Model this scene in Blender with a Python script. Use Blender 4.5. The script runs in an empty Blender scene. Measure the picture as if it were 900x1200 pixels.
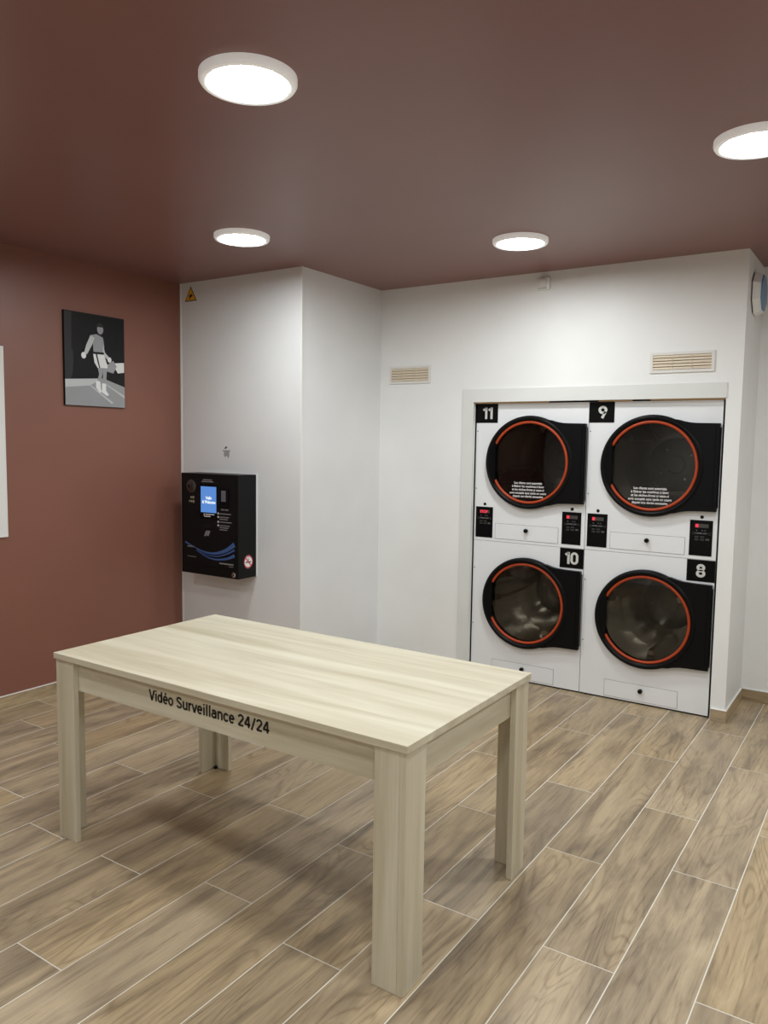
import bpy, bmesh, math, random
from mathutils import Vector, Matrix

# ------------------------------------------------------------------ camera, world, exposure
scene = bpy.context.scene
COL = scene.collection
cam_d = bpy.data.cameras.new('camera')
cam = bpy.data.objects.new('camera', cam_d)
COL.objects.link(cam)
cam_d.sensor_fit = 'VERTICAL'
cam_d.sensor_height = 36.0
cam_d.lens = 914.3754 / 1200.0 * 36.0
cam_d.clip_start = 0.05
RT = Vector((0.83248865, 0.55384801, 0.01466403))
UP = Vector((-0.06046742, 0.06451563, 0.99608304))
FW = Vector((-0.55073255, 0.83011452, -0.08719829))
cam.matrix_world = Matrix(((RT.x, UP.x, -FW.x, 0.0), (RT.y, UP.y, -FW.y, 0.0), (RT.z, UP.z, -FW.z, 1.6072), (0, 0, 0, 1)))
scene.camera = cam

world = bpy.data.worlds.new('world')
scene.world = world
world.use_nodes = True
world.node_tree.nodes['Background'].inputs[0].default_value = (0.05, 0.05, 0.05, 1)
world.node_tree.nodes['Background'].inputs[1].default_value = 0.2

scene.view_settings.view_transform = 'Standard'
scene.view_settings.look = 'None'
scene.view_settings.gamma = 1.0
scene.view_settings.use_curve_mapping = False
scene.view_settings.exposure = 0.0
LAMP_STRENGTH = 110.0
LAMP_COLOUR = (0.95, 1.0, 1.0)

random.seed(7)
PI = math.pi

# ------------------------------------------------------------------ measured room
XR, YP, XC, YB, XE, YE, ZC = -4.3805, 3.9254, -3.255, 4.834, -0.786, 5.3735, 2.7223
YD = 4.8725                        # dryer fronts
X_RIGHT, Y_FRONT = 2.3, -1.7       # the unseen end of the room
NX0, NX1, NZ = -2.481, -0.8690, 1.8985   # dryer opening

# ------------------------------------------------------------------ material helpers
def lin(c):
    return tuple(((v / 255.0) / 12.92 if v / 255.0 <= 0.04045 else ((v / 255.0 + 0.055) / 1.055) ** 2.4) for v in c) + (1.0,)

def mat(name, rgb, rough=0.5, metal=0.0, spec=0.5, coat=0.0):
    m = bpy.data.materials.new(name); m.use_nodes = True
    b = m.node_tree.nodes['Principled BSDF']
    b.inputs['Base Color'].default_value = rgb if len(rgb) == 4 else tuple(rgb) + (1,)
    b.inputs['Roughness'].default_value = rough
    b.inputs['Metallic'].default_value = metal
    b.inputs['Specular IOR Level'].default_value = spec
    b.inputs['Coat Weight'].default_value = coat
    return m

def N(m, t, **kw):
    n = m.node_tree.nodes.new(t)
    for k, v in kw.items(): setattr(n, k, v)
    return n

def L(m, a, b): m.node_tree.links.new(a, b)

def ramp(m, stops):
    r = N(m, 'ShaderNodeValToRGB')
    e = r.color_ramp.elements
    e[0].position, e[0].color = stops[0]
    e[1].position, e[1].color = stops[-1]
    for p, c in stops[1:-1]:
        n = e.new(p); n.color = c
    return r

def math_node(m, op, a=None, b=None):
    n = N(m, 'ShaderNodeMath', operation=op)
    for i, v in enumerate((a, b)):
        if v is None: continue
        if isinstance(v, (int, float)): n.inputs[i].default_value = v
        else: L(m, v, n.inputs[i])
    return n.outputs[0]

def paint(name, rgb, rough, bump=0.03, scale=220.0, mottling=0.04, spec=0.5):
    """rolled wall paint: faint orange-peel relief and a very slight mottling"""
    m = mat(name, rgb, rough, spec=spec)
    b = m.node_tree.nodes['Principled BSDF']
    tc = N(m, 'ShaderNodeTexCoord')
    n = N(m, 'ShaderNodeTexNoise'); n.inputs['Scale'].default_value = scale; n.inputs['Detail'].default_value = 2
    L(m, tc.outputs['Object'], n.inputs['Vector'])
    bp = N(m, 'ShaderNodeBump'); bp.inputs['Strength'].default_value = bump; bp.inputs['Distance'].default_value = 0.002
    L(m, n.outputs['Fac'], bp.inputs['Height']); L(m, bp.outputs['Normal'], b.inputs['Normal'])
    n2 = N(m, 'ShaderNodeTexNoise'); n2.inputs['Scale'].default_value = 1.7; n2.inputs['Detail'].default_value = 3
    L(m, tc.outputs['Object'], n2.inputs['Vector'])
    k = rgb[:3]
    r = ramp(m, [(0.3, tuple(c * (1 - mottling) for c in k) + (1,)), (0.7, tuple(min(1, c * (1 + mottling)) for c in k) + (1,))])
    L(m, n2.outputs['Fac'], r.inputs['Fac']); L(m, r.outputs['Color'], b.inputs['Base Color'])
    return m

def emit(name, rgb, strength):
    m = bpy.data.materials.new(name); m.use_nodes = True
    nt = m.node_tree; nt.nodes.remove(nt.nodes['Principled BSDF'])
    e = N(m, 'ShaderNodeEmission'); e.inputs[0].default_value = tuple(rgb[:3]) + (1,); e.inputs[1].default_value = strength
    L(m, e.outputs[0], nt.nodes['Material Output'].inputs['Surface'])
    return m

def plank_material(name, along):
    """wood-look porcelain: streaked grain running along one axis, every piece with its own cut of the pattern"""
    m = mat(name, (0.3, 0.24, 0.17), 0.38)
    b = m.node_tree.nodes['Principled BSDF']
    tc = N(m, 'ShaderNodeTexCoord'); oi = N(m, 'ShaderNodeObjectInfo')
    off = N(m, 'ShaderNodeVectorMath', operation='SCALE'); off.inputs[0].default_value = (37.0, 61.0, 23.0)
    L(m, oi.outputs['Random'], off.inputs['Scale'])
    add = N(m, 'ShaderNodeVectorMath', operation='ADD'); L(m, tc.outputs['Object'], add.inputs[0]); L(m, off.outputs[0], add.inputs[1])
    def noise(scale_vec, detail, rough, dist=0.0):
        mp = N(m, 'ShaderNodeMapping'); mp.inputs['Scale'].default_value = scale_vec
        L(m, add.outputs[0], mp.inputs['Vector'])
        n = N(m, 'ShaderNodeTexNoise'); n.inputs['Scale'].default_value = 1.0; n.inputs['Detail'].default_value = detail
        n.inputs['Roughness'].default_value = rough; n.inputs['Distortion'].default_value = dist
        L(m, mp.outputs[0], n.inputs['Vector']); return n.outputs['Fac']
    sv = (lambda a, c: (c, a, c)) if along == 'y' else (lambda a, c: (a, c, c))
    broad = noise(sv(1.3, 8.0), 7, 0.62, 0.9)          # broad pale and dark bands
    fine = noise(sv(4.0, 110.0), 5, 0.7, 0.4)          # fine fibres
    rings = noise(sv(0.75, 4.6), 2, 0.45, 0.35)        # contour figure of the grain
    patch = noise(sv(1.6, 5.0), 3, 0.5, 0.3)           # where the figure shows
    s = math_node(m, 'SINE', math_node(m, 'MULTIPLY', rings, 150.0))
    s = math_node(m, 'POWER', math_node(m, 'MULTIPLY', math_node(m, 'ADD', s, 1.0), 0.5), 5.0)
    gate = ramp(m, [(0.44, (0, 0, 0, 1)), (0.62, (1, 1, 1, 1))]); L(m, patch, gate.inputs['Fac'])
    base = ramp(m, [(0.29, lin((116, 100, 80))), (0.40, lin((148, 129, 101))), (0.51, lin((170, 148, 115))), (0.62, lin((184, 161, 124))), (0.74, lin((197, 176, 139)))])
    L(m, broad, base.inputs['Fac'])
    m1 = N(m, 'ShaderNodeMixRGB', blend_type='MULTIPLY'); L(m, base.outputs['Color'], m1.inputs[1])
    fr = ramp(m, [(0.34, (0.60, 0.58, 0.55, 1)), (0.46, (0.96, 0.955, 0.95, 1)), (0.7, (1.08, 1.07, 1.05, 1))]); L(m, fine, fr.inputs['Fac'])
    L(m, fr.outputs['Color'], m1.inputs[2]); m1.inputs[0].default_value = 0.95
    m2 = N(m, 'ShaderNodeMixRGB', blend_type='MULTIPLY'); L(m, m1.outputs[0], m2.inputs[1]); m2.inputs[2].default_value = (0.56, 0.51, 0.45, 1)
    L(m, math_node(m, 'MULTIPLY', s, math_node(m, 'MULTIPLY', gate.outputs['Color'], 0.6)), m2.inputs[0])
    hs = N(m, 'ShaderNodeHueSaturation'); L(m, m2.outputs[0], hs.inputs['Color'])
    L(m, math_node(m, 'ADD', math_node(m, 'MULTIPLY', oi.outputs['Random'], 0.18), 0.92), hs.inputs['Value'])
    L(m, math_node(m, 'ADD', math_node(m, 'MULTIPLY', math_node(m, 'FRACT', math_node(m, 'MULTIPLY', oi.outputs['Random'], 17.3)), 0.16), 0.82), hs.inputs['Saturation'])
    L(m, hs.outputs[0], b.inputs['Base Color'])
    bp = N(m, 'ShaderNodeBump'); bp.inputs['Strength'].default_value = 0.12; bp.inputs['Distance'].default_value = 0.001
    L(m, fine, bp.inputs['Height']); L(m, bp.outputs['Normal'], b.inputs['Normal'])
    return m

def pale_wood(name, along):
    """whitewashed oak laminate"""
    m = mat(name, (0.6, 0.55, 0.45), 0.42)
    b = m.node_tree.nodes['Principled BSDF']
    tc = N(m, 'ShaderNodeTexCoord')
    def noise(a, c, detail, dist):
        sc = {'x': (a, c, c), 'y': (c, a, c), 'z': (c, c, a)}[along]
        mp = N(m, 'ShaderNodeMapping'); mp.inputs['Scale'].default_value = sc
        L(m, tc.outputs['Object'], mp.inputs['Vector'])
        n = N(m, 'ShaderNodeTexNoise'); n.inputs['Scale'].default_value = 1.0; n.inputs['Detail'].default_value = detail
        n.inputs['Distortion'].default_value = dist
        L(m, mp.outputs[0], n.inputs['Vector']); return n.outputs['Fac']
    broad = noise(1.1, 14.0, 4, 0.5); fine = noise(4.0, 150.0, 4, 0.2)
    r = ramp(m, [(0.30, lin((186, 175, 150))), (0.5, lin((203, 194, 171))), (0.70, lin((215, 208, 188)))])
    L(m, broad, r.inputs['Fac'])
    m1 = N(m, 'ShaderNodeMixRGB', blend_type='MULTIPLY'); m1.inputs[0].default_value = 0.5
    fr = ramp(m, [(0.3, (0.86, 0.85, 0.82, 1)), (0.65, (1.03, 1.03, 1.02, 1))]); L(m, fine, fr.inputs['Fac'])
    L(m, r.outputs['Color'], m1.inputs[1]); L(m, fr.outputs['Color'], m1.inputs[2])
    L(m, m1.outputs[0], b.inputs['Base Color'])
    bp = N(m, 'ShaderNodeBump'); bp.inputs['Strength'].default_value = 0.08; bp.inputs['Distance'].default_value = 0.001
    L(m, fine, bp.inputs['Height']); L(m, bp.outputs['Normal'], b.inputs['Normal'])
    return m

def drum_material(name, k, rough):
    """perforated galvanised steel: rows of round holes around the drum axis (local y)"""
    m = mat(name, (k, k * 0.97, k * 0.90), rough, metal=1.0)
    b = m.node_tree.nodes['Principled BSDF']
    tc = N(m, 'ShaderNodeTexCoord'); sp = N(m, 'ShaderNodeSeparateXYZ'); L(m, tc.outputs['Object'], sp.inputs[0])
    ang = math_node(m, 'ARCTAN2', sp.outputs['X'], sp.outputs['Z'])
    u = math_node(m, 'MULTIPLY', ang, 0.345 / 0.0135)
    v = math_node(m, 'MULTIPLY', sp.outputs['Y'], 1 / 0.0135)
    fu = math_node(m, 'SUBTRACT', math_node(m, 'FRACT', u), 0.5)
    fv = math_node(m, 'SUBTRACT', math_node(m, 'FRACT', v), 0.5)
    d = math_node(m, 'SQRT', math_node(m, 'ADD', math_node(m, 'MULTIPLY', fu, fu), math_node(m, 'MULTIPLY', fv, fv)))
    hole = math_node(m, 'LESS_THAN', d, 0.24)
    mx = N(m, 'ShaderNodeMixRGB'); L(m, hole, mx.inputs[0]); mx.inputs[1].default_value = (k, k * 0.97, k * 0.90, 1); mx.inputs[2].default_value = (0.004, 0.004, 0.004, 1)
    L(m, mx.outputs[0], b.inputs['Base Color'])
    n = N(m, 'ShaderNodeTexNoise'); n.inputs['Scale'].default_value = 9.0; n.inputs['Detail'].default_value = 3
    L(m, tc.outputs['Object'], n.inputs['Vector'])
    bp = N(m, 'ShaderNodeBump'); bp.inputs['Strength'].default_value = 0.25; bp.inputs['Distance'].default_value = 0.01
    L(m, n.outputs['Fac'], bp.inputs['Height']); L(m, bp.outputs['Normal'], b.inputs['Normal'])
    return m

def glass_material():
    m = bpy.data.materials.new('smoked_glass'); m.use_nodes = True
    nt = m.node_tree; nt.nodes.remove(nt.nodes['Principled BSDF'])
    t = N(m, 'ShaderNodeBsdfTransparent'); t.inputs[0].default_value = (0.70, 0.69, 0.66, 1)
    g = N(m, 'ShaderNodeBsdfGlossy'); g.inputs['Roughness'].default_value = 0.02
    f = N(m, 'ShaderNodeFresnel')
    ge = N(m, 'ShaderNodeNewGeometry')
    L(m, math_node(m, 'SUBTRACT', 1.5, math_node(m, 'MULTIPLY', ge.outputs['Backfacing'], 1.5 - 1 / 1.5)), f.inputs['IOR'])
    mx = N(m, 'ShaderNodeMixShader'); L(m, f.outputs[0], mx.inputs[0]); L(m, t.outputs[0], mx.inputs[1]); L(m, g.outputs[0], mx.inputs[2])
    L(m, mx.outputs[0], nt.nodes['Material Output'].inputs['Surface'])
    return m

M = {}
TERRA = (0.228, 0.092, 0.064)
M['terracotta'] = paint('terracotta_paint', TERRA, 0.42, 0.02)
M['ceiling'] = paint('ceiling_paint', (0.235, 0.112, 0.098), 0.38, 0.015)
M['wall'] = paint('white_paint', (0.80, 0.80, 0.785), 0.5)
M['wall_panel'] = paint('white_satin_panel', (0.78, 0.785, 0.79), 0.34, 0.01, 90)
M['casing'] = paint('casing_paint', (0.70, 0.71, 0.685), 0.45, 0.01)
M['white_trim'] = mat('white_trim', (0.84, 0.84, 0.82), 0.4)
M['plank'] = plank_material('wood_look_tile', 'y')
M['plinth_y'] = plank_material('wood_look_plinth', 'y')
M['plinth_x'] = plank_material('wood_look_plinth_across', 'x')
M['grout'] = paint('cream_grout', (0.74, 0.71, 0.63), 0.8, 0.1, 400)
M['oak_x'] = pale_wood('pale_oak_lengthwise', 'x')
M['oak_y'] = pale_wood('pale_oak_crosswise', 'y')
M['oak_z'] = pale_wood('pale_oak_upright', 'z')
M['black_text'] = mat('black_vinyl', (0.012, 0.012, 0.012), 0.5)
M['lamp_rim'] = mat('lamp_rim_opal', (0.88, 0.88, 0.88), 0.35)
M['lamp_rim'].node_tree.nodes['Principled BSDF'].inputs['Emission Color'].default_value = (1, 0.98, 0.96, 1)   # faint emission imitates lamp light glowing in the rim
M['lamp_rim'].node_tree.nodes['Principled BSDF'].inputs['Emission Strength'].default_value = 0.22
M['lamp'] = emit('lamp_diffuser', LAMP_COLOUR, LAMP_STRENGTH)
M['enamel'] = paint('white_enamel', (0.80, 0.81, 0.825), 0.28, 0.005, 60, 0.01)
M['black_gloss'] = mat('black_gloss_plastic', (0.004, 0.004, 0.0045), 0.25, spec=0.12)
M['black_plastic'] = mat('black_moulded_plastic', (0.0045, 0.0045, 0.005), 0.36, spec=0.12)
M['black_plate'] = mat('black_plate', (0.003, 0.003, 0.003), 0.45, spec=0.1)
M['black_matt'] = mat('black_matt', (0.01, 0.01, 0.01), 0.7, spec=0.16)
M['orange'] = mat('orange_gasket', (0.40, 0.052, 0.013), 0.42, spec=0.3)
M['steel'] = mat('brushed_steel', (0.62, 0.60, 0.56), 0.2, metal=1.0)
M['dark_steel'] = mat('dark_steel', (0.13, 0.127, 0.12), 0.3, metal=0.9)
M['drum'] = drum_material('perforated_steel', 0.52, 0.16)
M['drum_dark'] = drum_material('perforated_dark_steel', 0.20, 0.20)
M['glass'] = glass_material()
M['silver'] = mat('silver_vinyl', (0.60, 0.60, 0.57), 0.4)
M['white_print'] = mat('white_print', (0.8, 0.8, 0.8), 0.5)
M['grey_print'] = mat('grey_print', (0.22, 0.22, 0.22), 0.5)
M['dim_print'] = mat('dim_print', (0.075, 0.075, 0.07), 0.5)
M['led_glass'] = mat('led_window', (0.055, 0.05, 0.045), 0.3)
M['led'] = emit('red_led', (1.0, 0.05, 0.09), 1.1)
M['screen'] = emit('blue_screen', lin((96, 146, 220)), 0.9)
M['screen_text'] = emit('screen_text', (0.85, 0.93, 1.0), 1.0)
M['swoosh'] = mat('blue_print', lin((62, 94, 150)), 0.45)
M['kiosk'] = mat('kiosk_black_steel', (0.006, 0.0065, 0.0065), 0.42, spec=0.16)
M['kiosk_panel'] = mat('kiosk_panel', (0.007, 0.0075, 0.008), 0.3, spec=0.16)
M['beige_slat'] = mat('beige_slat', (0.70, 0.60, 0.46), 0.5)
M['vent_frame'] = mat('vent_frame', (0.72, 0.70, 0.67), 0.45)
M['vent_dark'] = mat('vent_back', (0.20, 0.16, 0.115), 0.8)
M['white_plastic'] = mat('white_plastic', (0.78, 0.77, 0.75), 0.4)
M['blue_cover'] = mat('blue_cover', lin((88, 128, 170)), 0.3)
M['yellow'] = mat('yellow_sticker', lin((236, 172, 40)), 0.45)
M['red'] = mat('red_print', lin((190, 40, 50)), 0.45)
M['raw_wood'] = mat('raw_wood', lin((214, 176, 124)), 0.7)
M['p_dark'] = paint('print_dark', (0.010, 0.0105, 0.011), 0.5, 0, 40, 0.5, spec=0.2)
M['p_mid'] = mat('print_mid', (0.035, 0.035, 0.036), 0.5, spec=0.2)
M['p_grey'] = paint('print_grey', (0.30, 0.31, 0.32), 0.4, 0, 40, 0.15)
M['p_pale'] = mat('print_pale', (0.52, 0.53, 0.54), 0.4)
M['p_white'] = mat('print_white', (0.78, 0.78, 0.78), 0.4)

# ------------------------------------------------------------------ mesh helpers
def obj(name, bm, m, parent=None, loc=(0, 0, 0), smooth=False, rot=None):
    bmesh.ops.recalc_face_normals(bm, faces=bm.faces)
    me = bpy.data.meshes.new(name)
    bm.to_mesh(me); bm.free()
    if smooth:
        for p in me.polygons: p.use_smooth = True
        try: me.set_sharp_from_angle(angle=math.radians(38))
        except Exception: pass
    if m is not None: me.materials.append(m)
    o = bpy.data.objects.new(name, me); COL.objects.link(o)
    o.parent = parent; o.location = loc
    if rot: o.rotation_euler = rot
    return o

def thing(name, label, cat, loc, group=None):
    o = bpy.data.objects.new(name, None); COL.objects.link(o)
    o.empty_display_size = 0.05
    o.location = loc; o['label'] = label; o['category'] = cat
    if group: o['group'] = group
    return o

def tag(o, label, cat, group=None):
    o['label'] = label; o['category'] = cat
    if group: o['group'] = group
    return o

def struct(o, label, cat):
    o['kind'] = 'structure'; o['label'] = label; o['category'] = cat
    return o

def B(*boxes, bevel=0.0):
    """boxes given as (x0,x1,y0,y1,z0,z1)"""
    bm = bmesh.new()
    for x0, x1, y0, y1, z0, z1 in boxes:
        v = [bm.verts.new((x, y, z)) for x in (x0, x1) for y in (y0, y1) for z in (z0, z1)]
        for f in ((0, 1, 3, 2), (4, 6, 7, 5), (0, 4, 5, 1), (2, 3, 7, 6), (0, 2, 6, 4), (1, 5, 7, 3)):
            bm.faces.new([v[i] for i in f])
    if bevel:
        bmesh.ops.recalc_face_normals(bm, faces=bm.faces)
        bmesh.ops.bevel(bm, geom=list(bm.edges), offset=bevel, segments=2, profile=0.5, affect='EDGES')
    return bm

def lathe(profile, n=48, axis='y', centre=(0, 0, 0), closed=False):
    """profile: list of (radius, height along axis)"""
    bm = bmesh.new(); rings = []
    for r, h in profile:
        ring = []
        if r < 1e-6:
            ring = [bm.verts.new(pos(0, 0, h, axis, centre))]
        else:
            for i in range(n):
                a = 2 * PI * i / n
                ring.append(bm.verts.new(pos(r * math.cos(a), r * math.sin(a), h, axis, centre)))
        rings.append(ring)
    pairs = list(zip(rings, rings[1:]))
    if closed: pairs.append((rings[-1], rings[0]))
    for a, b in pairs:
        if len(a) == 1 and len(b) == 1: continue
        for i in range(n):
            j = (i + 1) % n
            if len(a) == 1: bm.faces.new((a[0], b[i], b[j]))
            elif len(b) == 1: bm.faces.new((a[i], b[0], a[j]))
            else: bm.faces.new((a[i], b[i], b[j], a[j]))
    return bm

def pos(u, v, h, axis, c):
    if axis == 'y': p = (u, h, v)
    elif axis == 'x': p = (h, u, v)
    else: p = (u, v, h)
    return (p[0] + c[0], p[1] + c[1], p[2] + c[2])

def prism(poly, y0, y1, axis='y', bm=None):
    """polygon in (u,v) extruded along the axis"""
    bm = bm or bmesh.new()
    a = [bm.verts.new(pos(u, v, y0, axis, (0, 0, 0))) for u, v in poly]
    b = [bm.verts.new(pos(u, v, y1, axis, (0, 0, 0))) for u, v in poly]
    n = len(poly)
    bm.faces.new(a); bm.faces.new(list(reversed(b)))
    for i in range(n):
        j = (i + 1) % n
        bm.faces.new((a[i], b[i], b[j], a[j]))
    return bm

def ellipse(cx, cz, rx, rz, n=20, a0=0.0, a1=2 * PI):
    full = abs(a1 - a0 - 2 * PI) < 1e-6
    k = n if full else n + 1
    return [(cx + rx * math.cos(a0 + (a1 - a0) * i / n), cz + rz * math.sin(a0 + (a1 - a0) * i / n)) for i in range(k)]

def strip(pts, widths, y0, y1, axis='y'):
    """flat ribbon along a polyline"""
    left, right = [], []
    n = len(pts)
    for i, (p, w) in enumerate(zip(pts, widths)):
        q0 = pts[max(0, i - 1)]; q1 = pts[min(n - 1, i + 1)]
        dx, dz = q1[0] - q0[0], q1[1] - q0[1]; l = math.hypot(dx, dz) or 1
        nx, nz = -dz / l * w / 2, dx / l * w / 2
        left.append((p[0] + nx, p[1] + nz)); right.append((p[0] - nx, p[1] - nz))
    bm = bmesh.new()
    for i in range(n - 1):
        prism([left[i], left[i + 1], right[i + 1], right[i]], y0, y1, axis, bm)
    return bm

def text_mesh(name, lines, m, parent, x0, x1, z0, z1, y, bold=0.0, align='CENTER', depth=0.0006, to_x=False):
    """lettering fitted to a box in the x-z plane and facing -y; raised by its film thickness"""
    cu = bpy.data.curves.new(name, 'FONT')
    cu.body = lines; cu.align_x = align; cu.size = 1.0; cu.offset = bold; cu.resolution_u = 3
    cu.extrude = 0.0
    t = bpy.data.objects.new(name, cu); COL.objects.link(t)
    dg = bpy.context.evaluated_depsgraph_get()
    me = bpy.data.meshes.new_from_object(t.evaluated_get(dg))
    bpy.data.objects.remove(t); bpy.data.curves.remove(cu)
    xs = [v.co.x for v in me.vertices]; ys = [v.co.y for v in me.vertices]
    ax, bx, ay, by = min(xs), max(xs), min(ys), max(ys)
    for v in me.vertices:
        u = x0 + (v.co.x - ax) / (bx - ax) * (x1 - x0); w = z0 + (v.co.y - ay) / (by - ay) * (z1 - z0)
        v.co = (u, 0.0, w)
    bm = bmesh.new(); bm.from_mesh(me); bpy.data.meshes.remove(me)
    bmesh.ops.remove_doubles(bm, verts=bm.verts, dist=1e-6)
    ext = bmesh.ops.extrude_face_region(bm, geom=list(bm.faces))
    for g in ext['geom']:
        if isinstance(g, bmesh.types.BMVert): g.co.y -= depth
    return obj(name, bm, m, parent, (0, y, 0))

def arc(cx, cy, rx, ry, a0, a1, n=14):
    return [(cx + rx * math.cos(math.radians(a0 + (a1 - a0) * i / n)), cy + ry * math.sin(math.radians(a0 + (a1 - a0) * i / n))) for i in range(n + 1)]

# condensed sans-serif letters drawn as strokes: cap height 1, baseline 0; (advance, strokes)
GLYPHS = {
    'V': (0.56, [[(0.045, 1.0), (0.28, 0.0)], [(0.515, 1.0), (0.28, 0.0)]]),
    'i': (0.25, [[(0.125, 0.0), (0.125, 0.74)], [(0.125, 0.88), (0.125, 1.02)]]),
    'd': (0.53, [arc(0.245, 0.37, 0.165, 0.31, 0, 360, 24), [(0.41, 0.0), (0.41, 1.05)]]),
    'e': (0.49, [[(0.08, 0.38), (0.42, 0.38)], arc(0.245, 0.37, 0.17, 0.31, 0, 318, 22)]),
    'E': (0.49, [[(0.08, 0.38), (0.42, 0.38)], arc(0.245, 0.37, 0.17, 0.31, 0, 318, 22), [(0.20, 0.84), (0.31, 1.03)]]),
    'o': (0.52, [arc(0.26, 0.37, 0.175, 0.31, 0, 360, 26)]),
    'S': (0.58, [arc(0.29, 0.735, 0.19, 0.20, 15, 200, 14) + [(0.17, 0.60), (0.29, 0.51), (0.41, 0.42)] + arc(0.29, 0.265, 0.195, 0.205, 20, -165, 14)]),
    'u': (0.52, [[(0.105, 0.74), (0.105, 0.24)] + arc(0.245, 0.24, 0.14, 0.18, 180, 330, 10), [(0.41, 0.0), (0.41, 0.74)]]),
    'r': (0.35, [[(0.105, 0.0), (0.105, 0.74)], arc(0.295, 0.44, 0.19, 0.24, 170, 84, 8)]),
    'v': (0.47, [[(0.04, 0.74), (0.235, 0.0)], [(0.43, 0.74), (0.235, 0.0)]]),
    'l': (0.25, [[(0.125, 0.0), (0.125, 1.05)]]),
    'a': (0.51, [arc(0.25, 0.51, 0.15, 0.17, 165, 0, 10) + [(0.40, 0.0)], [(0.40, 0.43), (0.24, 0.43)] + arc(0.24, 0.245, 0.16, 0.185, 90, 270, 12) + [(0.34, 0.12), (0.40, 0.20)]]),
    'n': (0.52, [[(0.105, 0.0), (0.105, 0.74)], arc(0.26, 0.49, 0.15, 0.19, 150, 0, 10) + [(0.41, 0.0)]]),
    'c': (0.48, [arc(0.25, 0.37, 0.17, 0.31, 35, 325, 22)]),
    '2': (0.54, [arc(0.265, 0.71, 0.18, 0.225, 170, -25, 14) + [(0.08, 0.06)], [(0.07, 0.065), (0.48, 0.065)]]),
    '4': (0.55, [[(0.37, 0.0), (0.37, 1.0)], [(0.345, 0.97), (0.065, 0.30)], [(0.03, 0.285), (0.51, 0.285)]]),
    '/': (0.40, [[(0.33, 1.0), (0.06, -0.08)]]),
    ' ': (0.24, []),
    '1': (0.42, [[(0.28, 0.0), (0.28, 1.0)], [(0.27, 0.93), (0.05, 0.76)]]),
    '0': (0.60, [arc(0.30, 0.68, 0.205, 0.24, 0, 180, 14) + arc(0.30, 0.32, 0.205, 0.24, 180, 360, 14) + [(0.505, 0.68)]]),
    '8': (0.62, [arc(0.31, 0.735, 0.175, 0.185, 0, 360, 26), arc(0.31, 0.28, 0.20, 0.20, 0, 360, 26)]),
    '9': (0.60, [arc(0.30, 0.68, 0.205, 0.235, 0, 360, 26), [(0.475, 0.55), (0.27, 0.02)]]),
}
def sign(name, txt, m, parent, x0, x1, z0, cap, y, stroke, depth=0.0006):
    """stroke lettering in the x-z plane facing -y: x0..x1 wide, capitals cap high above the baseline z0"""
    bm = bmesh.new(); adv = sum(GLYPHS[c][0] for c in txt); sx = (x1 - x0) / adv; cur = x0
    for c in txt:
        w, strokes = GLYPHS[c]
        for st in strokes:
            pts = [(cur + u * sx, z0 + v * cap) for u, v in st]; n = len(pts); le, ri = [], []
            for i, p in enumerate(pts):
                q0, q1 = pts[max(0, i - 1)], pts[min(n - 1, i + 1)]
                if n > 4 and math.hypot(pts[0][0] - pts[-1][0], pts[0][1] - pts[-1][1]) < 1e-6 and i in (0, n - 1): q0, q1 = pts[-2], pts[1]
                dx, dz = q1[0] - q0[0], q1[1] - q0[1]; l = math.hypot(dx, dz) or 1
                hx, hz = -dz / l * stroke / 2, dx / l * stroke * 0.46
                le.append((p[0] + hx, p[1] + hz)); ri.append((p[0] - hx, p[1] - hz))
            vs = [[bm.verts.new((q[0], yy, q[1])) for q in lst] for lst in (le, ri) for yy in (-depth, 0.0)]
            a, b, c_, d = vs
            for i in range(n - 1):
                bm.faces.new((a[i], a[i + 1], c_[i + 1], c_[i])); bm.faces.new((b[i], b[i + 1], d[i + 1], d[i]))
                bm.faces.new((a[i], a[i + 1], b[i + 1], b[i])); bm.faces.new((c_[i], c_[i + 1], d[i + 1], d[i]))
            bm.faces.new((a[0], b[0], d[0], c_[0])); bm.faces.new((a[-1], b[-1], d[-1], c_[-1]))
        cur += w * sx
    return obj(name, bm, m, parent, (0, y, 0))

def bars(rows, y0, y1, bm=None):
    """tiny illegible print as short bars: rows of (x0,x1,z,height)"""
    return B(*[(a, b, y0, y1, z - h / 2, z + h / 2) for a, b, z, h in rows])

# ------------------------------------------------------------------ the room shell
T = 0.12
floor = obj('floor', B((XR - T, X_RIGHT + T, Y_FRONT - T, YE + 0.55, -0.10, -0.0006)), M['grout'])
struct(floor, 'wood-look plank tiled floor with pale grout lines', 'floor')
ceil_o = obj('ceiling', B((XR - T, X_RIGHT + T, Y_FRONT - T, YE + T, ZC, ZC + 0.1)), M['ceiling'])
struct(ceil_o, 'brownish red painted ceiling', 'ceiling')
struct(obj('wall_left', B((XR - T, XR, Y_FRONT - T, YP + 0.05, -0.004, ZC)), M['terracotta']), 'terracotta red painted wall on the left', 'wall')
struct(obj('wall_chase', B((XR - T, XC, YP, YB + 0.1, -0.004, ZC)), M['wall_panel']), 'white boxed-out wall carrying the payment terminal', 'wall')
bk = obj('wall_back', B((XC, NX0, YB, YB + 0.03, -0.004, ZC), (NX0, NX1, YB, YB + 0.03, NZ, ZC), (NX1, XE, YB, YB + 0.03, -0.004, ZC)), M['wall'])
struct(bk, 'white back wall with the opening for the dryers', 'wall')
struct(obj('wall_return', B((XE - 0.06, XE, YB + 0.03, YE + T, -0.004, ZC)), M['wall']), 'narrow white return wall at the right of the dryers', 'wall')
struct(obj('wall_alcove', B((XE, X_RIGHT + T, YE, YE + T, -0.004, ZC)), M['wall']), 'white wall set back at the far right', 'wall')
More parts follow.
